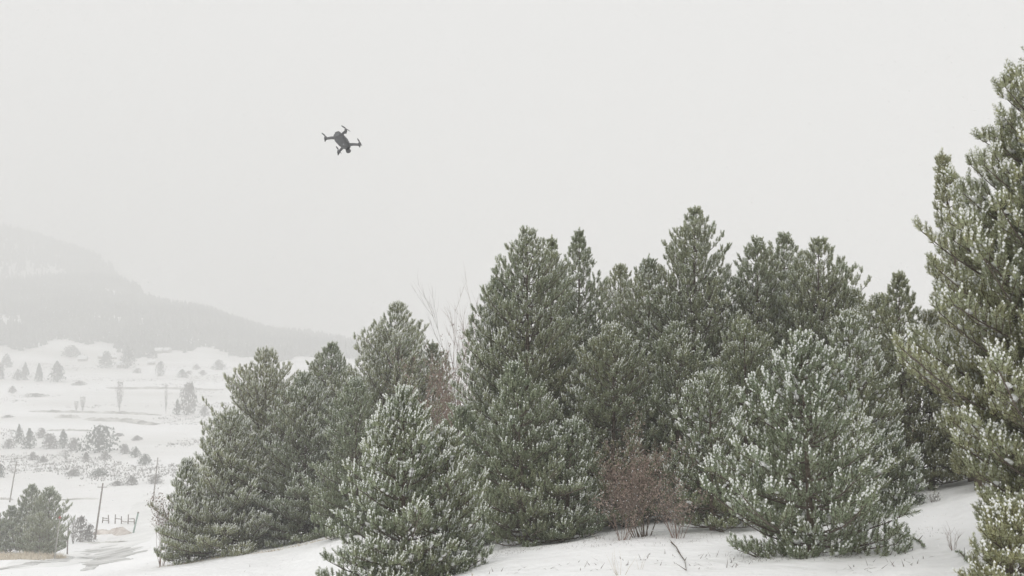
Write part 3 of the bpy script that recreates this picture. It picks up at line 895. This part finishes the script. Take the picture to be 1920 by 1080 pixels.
# ------------------------------------------------------------------ valley bushes and trees
def cloud_bush_mesh(seed, kind):
    r = random.Random(seed)
    v, f = [], []
    n = 520
    for k in range(n):
        a = r.uniform(0, 6.283); t = r.random() ** .8
        if kind == 'cone': rad = .5 * (1 - t) ** .75 * (1 if t > .12 else .8)
        elif kind == 'tall': rad = .5 * math.sqrt(max(0, math.sin(math.pi * (.12 + .85 * t))))
        elif kind == 'vase': rad = .5 * (t ** .8) * (1 if t < .85 else .7)
        else: rad = .5 * math.sqrt(max(0, 1 - (t * 1.0) ** 2.2))
        rad *= 1 + .26 * math.sin(2 * a + seed) + .14 * math.sin(5 * a + seed * 2 + 6 * t)
        if kind == 'round': t *= 1 - .38 * (.5 + .5 * math.sin(3 * a + seed * 1.7))
        q_ = rad * r.random() ** .55 * r.choice((1, 1, 1, 1.12))
        p = Vector((math.cos(a) * q_, math.sin(a) * q_, t + r.uniform(-.03, .03)))
        s = r.uniform(.04, .085) if kind != 'vase' else r.uniform(.02, .05)
        e1 = Vector((r.gauss(0, .6), r.gauss(0, .6), 1.2)).normalized() * s * 1.5
        e2 = Vector((r.gauss(0, 1), r.gauss(0, 1), 0)).normalized() * s * .7
        b = len(v)
        v += [tuple(p - e2), tuple(p + e2), tuple(p + e1)]
        f.append((b, b + 1, b + 2))
    return v, f
BUSH = {}
for kind in ('cone', 'round', 'tall', 'vase'):
    for s in range(3):
        for mk, mt in (('green', M_farc), ('grey', M_farb)):
            v, f = cloud_bush_mesh(s * 5 + 1, kind)
            BUSH[kind, s, mk] = mesh_from('crown', v, f, [mt])
tm = MB(); tm.tube([(0, 0, -.05), (0, 0, .4), (0.01, 0, .8)], [.03, .02, .008], 5)
TRUNK = mesh_from('trunk', tm.v, tm.f, [M_bark])

def vbush(x0, x1, y0, y1, kind, mk, label, cat=None, name=None, group='trees and bushes scattered over the valley'):
    base = hit((x0 + x1) / 2, y1)
    d = base.y
    wm, hm = (x1 - x0) * d / F * 1.05, (y1 - y0) * d / F * 1.05
    cat = cat or ('bush' if hm < 4.5 else 'tree')
    name = name or ('valley_bush' if cat == 'bush' else 'valley_tree')
    root = empty(name, base - Vector((0, 0, .1)), (0, 0, random.uniform(0, 6.28)))
    tag(root, label, cat, group)
    cr = lnk(bpy.data.objects.new('crown', BUSH[kind, random.randrange(3), mk]), root)
    cr.scale = (wm * random.uniform(.85, 1.15), wm, hm * random.uniform(.95, 1.15)); cr['kind'] = 'stuff'
    if mk == 'grey' or cat == 'tree':
        t = lnk(bpy.data.objects.new('trunk', TRUNK), root); t.scale = (wm * .5 + .5, wm * .5 + .5, hm)
    return root

VB = [
 (-10, 10, 688, 712, 'round', 'green', 'dark blurry tree at the left picture edge level with the village'),
 (25, 42, 693, 713, 'round', 'green', 'low rounded tree left of the two paired cones below the forest'),
 (38, 56, 687, 713, 'cone', 'green', 'pointed tree touching the low rounded tree below the forest'),
 (62, 84, 685, 716, 'cone', 'green', 'narrow leaning conifer between the paired trees and the bell shaped tree'),
 (89, 125, 685, 717, 'cone', 'green', 'broad bell shaped tree standing on the far field edge'),
 (137, 160, 715, 722, 'round', 'grey', 'flat brush on the far field edge right of the bell shaped tree'),
 (182, 216, 662, 690, 'round', 'green', 'dark thicket left of the village houses'),
 (224, 254, 655, 691, 'cone', 'green', 'tall dark tree among the village houses'),
 (250, 264, 691, 700, 'round', 'grey', 'small brush right of the tall village tree'),
 (293, 308, 683, 706, 'tall', 'green', 'single egg shaped tree standing alone in the snow'),
 (331, 352, 695, 709, 'cone', 'green', 'low triangular bush right of the egg shaped tree'),
 (348, 360, 695, 702, 'round', 'grey', 'pale brush beside the low triangular bush'),
 (361, 375, 684, 694, 'round', 'grey', 'small tilted bush above the pale brush'),
 (372, 387, 694, 703, 'round', 'grey', 'scrubby bush below the small tilted bush'),
 (398, 422, 676, 694, 'round', 'green', 'bush next to the top left edge of the near pines'),
 (336, 370, 726, 778, 'tall', 'grey', 'tall pale round crowned tree left of the near pines'),
 (324, 341, 755, 779, 'cone', 'green', 'dark little cone at the foot of the tall pale tree'),
 (374, 392, 762, 780, 'round', 'grey', 'faint brush right of the tall pale tree'),
 (214, 234, 722, 771, 'vase', 'grey', 'thin vase shaped bare tree in the middle of the white field'),
 (137, 149, 753, 771, 'vase', 'grey', 'shorter of two sparse saplings on the long field bank'),
 (148, 162, 748, 771, 'vase', 'grey', 'taller of two sparse saplings on the long field bank'),
 (307, 315, 732, 777, 'vase', 'grey', 'very thin bare tree like a pole left of the tall pale tree'),
 (25, 46, 804, 832, 'cone', 'green', 'twin topped bush, its left peak, at the left of the bush row'),
 (42, 68, 808, 842, 'cone', 'green', 'twin topped bush, its right peak, with a steep right side'),
 (5, 28, 824, 841, 'round', 'grey', 'grey scrub left of the twin topped bush'),
 (68, 88, 803, 822, 'round', 'grey', 'pale square bush behind the twin topped bush'),
 (78, 110, 816, 842, 'round', 'grey', 'frosted brush in the middle of the bush row'),
 (106, 130, 810, 842, 'cone', 'green', 'pointed bush in the middle of the bush row'),
 (126, 150, 824, 846, 'round', 'grey', 'grey bush between the pointed bush and the big dome bush'),
 (157, 216, 805, 848, 'round', 'green', 'big dome shaped bush, the largest on the valley floor'),
 (152, 170, 850, 866, 'cone', 'grey', 'small bush under the left side of the big dome bush'),
 (188, 206, 848, 862, 'round', 'grey', 'small bush under the right side of the big dome bush'),
 (110, 136, 845, 862, 'vase', 'grey', 'thin brush in front of the pointed bush'),
 (53, 70, 848, 863, 'round', 'grey', 'little bush in front of the twin topped bush'),
 (72, 90, 856, 868, 'round', 'grey', 'faint tuft between two little bushes left of the dome bush'),
 (224, 244, 835, 852, 'round', 'grey', 'first bush of the diagonal trio right of the dome bush'),
 (245, 263, 840, 858, 'round', 'green', 'middle bush of the diagonal trio right of the dome bush'),
 (260, 283, 852, 872, 'round', 'green', 'lowest bush of the diagonal trio right of the dome bush'),
 (213, 232, 812, 818, 'round', 'grey', 'thin scrub strip up and right of the dome bush'),
 (246, 268, 818, 826, 'round', 'grey', 'flat scrub up right of the diagonal trio'),
 (-8, 8, 874, 896, 'round', 'green', 'dark bush cut by the left picture edge above the roadside pines'),
 (123, 153, 881, 893, 'round', 'grey', 'flat bush alone on the snow, the left of two'),
 (171, 200, 878, 893, 'round', 'green', 'humped bush alone on the snow, the right of two'),
 (234, 259, 892, 910, 'round', 'grey', 'spiky bush between the middle pole and the right pole'),
 (208, 232, 902, 910, 'round', 'grey', 'faint scrub left of the spiky bush'),
 (276, 306, 893, 907, 'round', 'grey', 'brown scrub crossing the right power pole'),
 (128, 146, 980, 1020, 'vase', 'grey', 'grey bare bush right of the roadside pines'),
 (140, 162, 972, 1016, 'tall', 'grey', 'tall grey bare bush left of the leaning power pole'),
 (156, 178, 982, 1016, 'round', 'grey', 'grey bare bush at the foot of the leaning power pole'),
 (50, 84, 738, 744, 'round', 'grey', 'short strip of weeds on the upper white field'),
 (4, 26, 778, 784, 'round', 'grey', 'weeds at the left edge under the long field bank'),
 (16, 30, 726, 738, 'round', 'grey', 'small scrub on the upper white field near the left edge'),
 (270, 300, 655, 672, 'cone', 'green', 'dark tree behind the right hand village houses'),
 (118, 150, 652, 670, 'round', 'green', 'dark clump at the lower edge of the forest'),
 (0, 24, 668, 690, 'round', 'green', 'dark clump left of the bare snow knoll'),
]
for b in VB: vbush(*b)

# low scrub and stubble poking through the valley snow
def scrub():
    v, f = [], []
    n = 0
    while n < 2600:
        yy_ = math.exp(random.uniform(math.log(185), math.log(590)))
        az_ = R(random.uniform(-31, -17))
        x, y = math.sin(az_) * yy_, math.cos(az_) * yy_
        if mnoise.fractal(Vector((x * .018, y * .030, 2.2)), 1.0, 2.0, 4) + random.uniform(-.12, .12) < .24: continue
        n += 1
        z = G(x, y); h = random.uniform(.15, .7)
        for k in range(3):
            dx, dy = random.gauss(0, .45), random.gauss(0, .45)
            b = len(v); wv = random.uniform(.06, .22)
            v += [(x + dx - wv, y + dy, z - .1), (x + dx + wv, y + dy + .05, z - .1), (x + dx + random.gauss(0, .25), y + dy, z + h * random.uniform(.5, 1))]
            f.append((b, b + 1, b + 2))
    o = meshobj('field_scrub', v, f, [M_farb]); tag(o, 'grey stubble and weeds poking through the snow of the valley fields', 'scrub', None, 'stuff')
scrub()

# village houses
def house(px, py, wpx, label, rot):
    base = hit(px, py, 400)
    d = base.y
    W = wpx * d / F; D = W * .8; Hh = W * .42
    root = empty('farmhouse', base - Vector((0, 0, .2)), (0, 0, rot)); tag(root, label, 'house', 'houses of the far village')
    m = MB(); m.box((0, 0, Hh / 2), (W, D, Hh))
    # gable ends
    for s in (-1, 1):
        b = m.n
        m.v += [(s * W * .495, -D * .49, Hh + .01), (s * W * .495, D * .49, Hh + .01), (s * W * .495, 0, Hh * 1.75), (s * W * .48, 0, Hh * 1.75)]
        m.f.append((b, b + 1, b + 2, b + 3)); m.n += 4
    m.obj('wall', M_wall, root)
    rf = MB()
    for s in (-1, 1):
        ang = math.atan2(Hh * .8, D * .5)
        Mx = Matrix.Rotation(-s * ang, 3, 'X')
        ln = math.hypot(D * .5, Hh * .8) * 1.12
        rf.box((0, s * D * .27, Hh * 1.4), (W * 1.1, ln, .45), Mx)
    rf.obj('roof', M_snow, root)
    for k in (-1, 0, 1):
        wm = MB(); wm.box((k * W * .28, -D / 2 - .03, Hh * .55), (W * .1, .1, Hh * .32)); wm.obj('window', M_glass, root)
    c = MB(); c.box((W * .2, 0, Hh * 1.9), (.6, .6, 1.2)); c.obj('chimney', M_wall, root)
house(155, 678, 15, 'farmhouse with a white roof apart from the village on its left', .2)
house(193, 673, 14, 'snow roofed house at the left of the village', -.1)
house(212, 674, 12, 'snow roofed house between the dark thicket and the tall village tree', .5)
house(229, 690, 16, 'nearer low house below the tall village tree', .05)
house(298, 662, 13, 'left of two pale houses close under the forest', .1)
house(314, 661, 12, 'right of two pale houses close under the forest', -.4)
house(284, 684, 13, 'small house left of the egg shaped tree', .3)

# ------------------------------------------------------------------ far forests
def forest(name, label, npts, rlo, rhi, azlo, azhi, keep, size):
    r_ = np.sqrt(rng.uniform(rlo ** 2, rhi ** 2, npts)); a_ = np.radians(rng.uniform(azlo, azhi, npts))
    x, y = r_ * np.sin(a_), r_ * np.cos(a_)
    k = keep(x, y, r_, np.degrees(a_))
    x, y = x[k], y[k]; n = len(x)
    z = ground_np(x, y) - .5
    h = size * rng.uniform(.55, 1.25, n); w_ = h * rng.uniform(.18, .30, n)
    S = 6
    V = []; Fc = []
    base_i = np.arange(n)[:, None]
    allv = np.zeros((n, 2 * S + 2, 3), np.float32)
    for lv, (zb, rr, zt) in enumerate(((0.08, 1.0, .62), (0.42, .68, 1.0))):
        for s in range(S):
            an = s * 2 * math.pi / S + rng.uniform(0, 1, n)
            jr = rng.uniform(.6, 1.2, n)
            allv[:, lv * (S + 1) + s, 0] = x + np.cos(an) * w_ * rr * jr
            allv[:, lv * (S + 1) + s, 1] = y + np.sin(an) * w_ * rr * jr
            allv[:, lv * (S + 1) + s, 2] = z + h * (zb + rng.uniform(-.06, .06, n))
        allv[:, lv * (S + 1) + S, 0] = x; allv[:, lv * (S + 1) + S, 1] = y; allv[:, lv * (S + 1) + S, 2] = z + h * zt
    fc = []
    for lv in range(2):
        for s in range(S):
            fc.append((lv * (S + 1) + s, lv * (S + 1) + (s + 1) % S, lv * (S + 1) + S))
    fc = np.array(fc)[None] + (np.arange(n) * (2 * S + 2))[:, None, None]
    o = meshobj(name, allv.reshape(-1, 3), fc.reshape(-1, 3), [M_forest])
    tag(o, label, 'forest', None, 'stuff')
    return o
def vnoise(x, y, s, o=0.0):
    return np.array([mnoise.fractal(Vector((a * s, b * s, o)), 1.0, 2.0, 4) for a, b in zip(x, y)])
def keep_hill(x, y, r_, az):
    z = ground_np(x, y)
    row = 600 - z / y * F                     # how high up the slope
    nz = vnoise(x, y, .012)
    edge = 620 + 14 * np.sin(az * .9) + 12 * np.sin(az * 2.3 + 1) + 30 * nz
    ok = (r_ > edge) & (r_ < 885 + 40 * nz)
    return ok & (nz + rng.uniform(-.35, .35, len(x)) > -.45)
def keep_mtn(x, y, r_, az):
    nz = vnoise(x, y, .010, 3.3)
    edge_r = -23.2 - (r_ - 970) * .009 + 1.2 * nz
    strip = (r_ < 880 + 90 * nz)
    return (az < edge_r) & ~strip & (nz + rng.uniform(-.2, .2, len(x)) > -.38) & (r_ < 1290)
forest('hill_forest', 'dark snowy forest covering the lower hill across the valley', 19000, 590, 900, -44, -8, keep_hill, 8.0)
forest('mountain_forest', 'faint forest on the misty mountain above the lower hill', 17000, 880, 1300, -44, -16, keep_mtn, 10)

# ------------------------------------------------------------------ poles, sign, fence
def pole(label, base_px, top_px, rad, cross=True):
    b = hit(*base_px)
    t = P(top_px[0], top_px[1], b.y)
    root = empty('power_pole', b); tag(root, label, 'power pole', 'leaning power poles along the road')
    v = t - b
    m = MB(); m.tube([-v * .03, v * .5, v], [rad, rad * .85, rad * .7], 8); m.obj('shaft', M_pole, root, smooth=True)
    if cross:
        m = MB(); m.box(v * .93, (1.3, .08, .08)); m.obj('crossarm', M_pole, root)
        for s in (-.58, 0, .58):
            m = MB(); m.tube([v * .93 + Vector((s, 0, .07)), v * .93 + Vector((s, 0, .30))], [.06, .05], 6); m.obj('insulator', M_white, root)
pole('leaning power pole in the middle, left of the earth bank', (178, 1012), (193, 906), .13)
pole('power pole farther right, crossed by brown scrub beside the stand', (286, 950), (296, 858), .12)
pole('faint distant power pole at the far left above the roadside pines', (18, 942), (31, 866), .12)

b = hit(102, 1049); root = empty('road_marker', b); tag(root, 'whitish leaning marker post with a small red top beside the road', 'marker post')
v = P(112, 974, b.y) - b
m = MB(); m.tube([-v * .03, v * .55, v], [.05, .045, .04], 6); m.obj('post', M_bank, root)
m = MB(); m.box(v + Vector((0, 0, .15)), (.20, .04, .20), Matrix.Rotation(R(45), 3, 'Y')); m.obj('sign_plate', M_redp, root)
b = hit(126, 1040); root = empty('fence_post', b); tag(root, 'short grey wooden post right of the red topped marker', 'post')
v = P(128, 988, b.y) - b
m = MB(); m.tube([-v * .03, v * .5, v], [.07, .06, .05], 6); m.obj('post', M_pole, root)
b = hit(250, 1000); root = empty('gate_post', b); tag(root, 'faded green leaning post at the right end of the earth bank', 'post')
v = P(259, 962, b.y) - b
m = MB(); m.tube([-v * .03, v * .5, v], [.13, .12, .12], 6); m.obj('post', M_teal, root)
m = MB(); m.tube([v, v * 1.05], [.16, .12], 6); m.obj('cap', M_pole, root)
# broken wooden fence on the earth bank
f0, f1 = hit(192, 981), hit(252, 984)
root = empty('wooden_fence', f0); tag(root, 'broken wooden fence above the ochre earth bank', 'fence')
for k in range(6):
    p = f0.lerp(f1, k / 5); p.z = G(p.x, p.y); p -= f0
    hgt = random.uniform(.8, 1.6)
    m = MB(); m.tube([p - Vector((0, 0, .1)), p + Vector((random.uniform(-.1, .1), 0, hgt))], [.10, .08], 5); m.obj('post', M_pole, root)
    if k < 5:
        p2 = f0.lerp(f1, (k + 1) / 5); p2.z = G(p2.x, p2.y); p2 -= f0
        for hh in (.45, .85):
            if random.random() < .7:
                m = MB(); m.tube([p + Vector((0, -.1, hh)), p2 + Vector((0, -.1, hh + random.uniform(-.1, .1)))], [.06, .06], 4); m.obj('rail', M_pole, root)

# ------------------------------------------------------------------ drone
dc = P(642, 265, 10.0)
e1c, e2c = Vector((.2529, .0722, .09)), Vector((.118, -.128, -.215))
Mc = cam.rotation_euler.to_matrix()
e1, e2 = (Mc @ e1c), (Mc @ e2c)
sx = e1.normalized(); fy = (e2 - sx * e2.dot(sx)).normalized(); uz = sx.cross(fy)
if uz.z < 0: print('drone upside down?', uz)
drone = empty('drone', dc)
drone.rotation_euler = Matrix((sx, fy, uz)).transposed().to_euler()
tag(drone, 'grey quadcopter drone flying in the pale sky above the pines', 'drone')

def lofted(name, secs, mat, parent, seg=12):
    """secs: (y, half width, half height, z, squareness)"""
    v, f = [], []
    for (y, hwid, hh, z0, pw) in secs:
        for k in range(seg):
            a = 2 * math.pi * k / seg
            c_, s_ = math.cos(a), math.sin(a)
            v.append((math.copysign(abs(c_) ** pw, c_) * hwid, y, z0 + math.copysign(abs(s_) ** pw, s_) * hh))
    for i in range(len(secs) - 1):
        for k in range(seg):
            k2 = (k + 1) % seg
            f.append((i * seg + k, i * seg + k2, (i + 1) * seg + k2, (i + 1) * seg + k))
    me = bpy.data.meshes.new(name)
    me.from_pydata(v, [], f + [tuple(range(seg))[::-1], tuple(range((len(secs) - 1) * seg, len(secs) * seg))])
    me.materials.append(mat)
    for p_ in me.polygons: p_.use_smooth = len(p_.vertices) == 4
    return lnk(bpy.data.objects.new(name, me), parent)

lofted('body', [(-.125, .030, .022, .004, .6), (-.115, .044, .032, .003, .6), (-.06, .060, .040, 0, .55), (.02, .060, .042, 0, .55),
                (.085, .046, .036, 0, .6), (.115, .036, .028, -.002, .7), (.128, .020, .014, -.004, .8)], M_drone, drone)
lofted('battery', [(-.118, .026, .012, .040, .5), (-.10, .034, .014, .040, .5), (.02, .034, .014, .042, .5), (.045, .022, .008, .038, .6)], M_drone2, drone)
gim = empty_obj = lofted('camera_gimbal', [(-.022, .018, .018, -.036, .7), (0, .028, .024, -.040, .7), (.022, .026, .022, -.038, .7)], M_drone2, drone)
gim.location = (0, .118, -.006)
ln = lofted('lens', [(0, .014, .014, 0, 1), (.010, .013, .013, 0, 1)], M_lens, gim); ln.location = (0, .022, -.038)
mot = [(-.135, -.135, -.004, -1), (.135, -.135, -.004, -1), (-.142, .135, .004, 1), (.142, .135, .004, 1)]
for i, (mx_, my_, mz_, fr) in enumerate(mot):
    s = -1 if mx_ < 0 else 1
    a = MB()
    a.tube([(s * .040, fr * .085, .0), (s * .075, fr * .102, .004), (mx_ * .99, my_ * .99, mz_ - .006)], [.019, .016, .014], 8)
    arm = a.obj('arm', M_drone, drone, smooth=True)
    a = MB(); a.tube([(mx_, my_, mz_ - .026), (mx_, my_, mz_ - .01), (mx_, my_, mz_ + .016), (mx_, my_, mz_ + .024)], [.012, .0165, .0165, .010], 10)
    a.obj('motor', M_drone2, arm, smooth=True)
    a = MB(); a.tube([(mx_, my_, mz_ - .02), (mx_ + s * .004, my_, mz_ - .046)], [.009, .006], 6)
    a.obj('landing_leg', M_drone2, arm)
    # two-blade propeller at rest, with pitch
    ang = [1.45, 1.3, 1.7, 1.75][i]
    a = MB(); b0 = 0
    for sg in (0, math.pi):
        d_ = Vector((math.cos(ang + sg), math.sin(ang + sg), 0)); n_ = Vector((-d_.y, d_.x, 0))
        c0 = Vector((mx_, my_, mz_ + .028))
        for q_, (u, wd) in enumerate(((.006, .004), (.022, .007), (.045, .006), (.066, .003))):
            for sgn, zz in ((-1, -.0020), (1, .0035)):
                for th in (0, .0018):
                    a.v.append(tuple(c0 + d_ * u + n_ * wd * sgn + Vector((0, 0, zz + th))))
            if q_:
                o0, o1 = b0 + (q_ - 1) * 4, b0 + q_ * 4
                a.f += [(o0, o0 + 2, o1 + 2, o1), (o0 + 1, o1 + 1, o1 + 3, o0 + 3), (o0, o1, o1 + 1, o0 + 1), (o0 + 2, o0 + 3, o1 + 3, o1 + 2)]
        b0 = len(a.v)
    a.n = len(a.v)
    a.obj('propeller', M_prop, arm)

# ------------------------------------------------------------------ falling snow
nf = 170000
yy = (rng.uniform(7.0 ** 2.6, 34 ** 2.6, nf)) ** (1 / 2.6)
fx = rng.uniform(-.75, .75, nf) * yy; fz = rng.uniform(-.42, .48, nf) * yy
ok = fz > ground_np(fx, yy) + .1
fx, fy_, fz = fx[ok], yy[ok], fz[ok]; nf = len(fx)
tet = np.array([(1, 1, 1.3), (-1, -1, 1.3), (-1, 1, -1.3), (1, -1, -1.3)], float) * .58
sz = rng.uniform(.0032, .0064, nf)
rots = rng.uniform(0, 6.28, nf)
cr_, sr_ = np.cos(rots), np.sin(rots)
vv = np.zeros((nf, 4, 3), np.float32)
for k in range(4):
    vx, vy, vz = tet[k]
    vv[:, k, 0] = fx + (vx * cr_ - vy * sr_) * sz
    vv[:, k, 1] = fy_ + (vx * sr_ + vy * cr_) * sz
    vv[:, k, 2] = fz + vz * sz
ff = np.array([(0, 1, 2), (0, 3, 1), (0, 2, 3), (1, 3, 2)])[None] + (np.arange(nf) * 4)[:, None, None]
o = meshobj('falling_snow', vv.reshape(-1, 3), ff.reshape(-1, 3), [M_snow])
tag(o, 'snowflakes drifting down in front of the pines', 'snowfall', None, 'stuff')

# ------------------------------------------------------------------ haze
hz = bpy.data.materials.new('haze_air'); hz.use_nodes = True
t = hz.node_tree; t.nodes.clear()
out = t.nodes.new('ShaderNodeOutputMaterial'); pv = t.nodes.new('ShaderNodeVolumePrincipled')
pv.inputs['Color'].default_value = (.885, .885, .88, 1)
pv.inputs['Density'].default_value = HAZE
pv.inputs['Anisotropy'].default_value = 0.0
t.links.new(pv.outputs[0], out.inputs['Volume'])
m = MB(); m.box((0, 0, 95), (15200, 15200, 290)); m.v = [(a, b, max(c, -50)) for a, b, c in m.v]
o = m.obj('haze', hz); tag(o, 'pale snowy air thinning out the far valley', None, None, 'stuff')
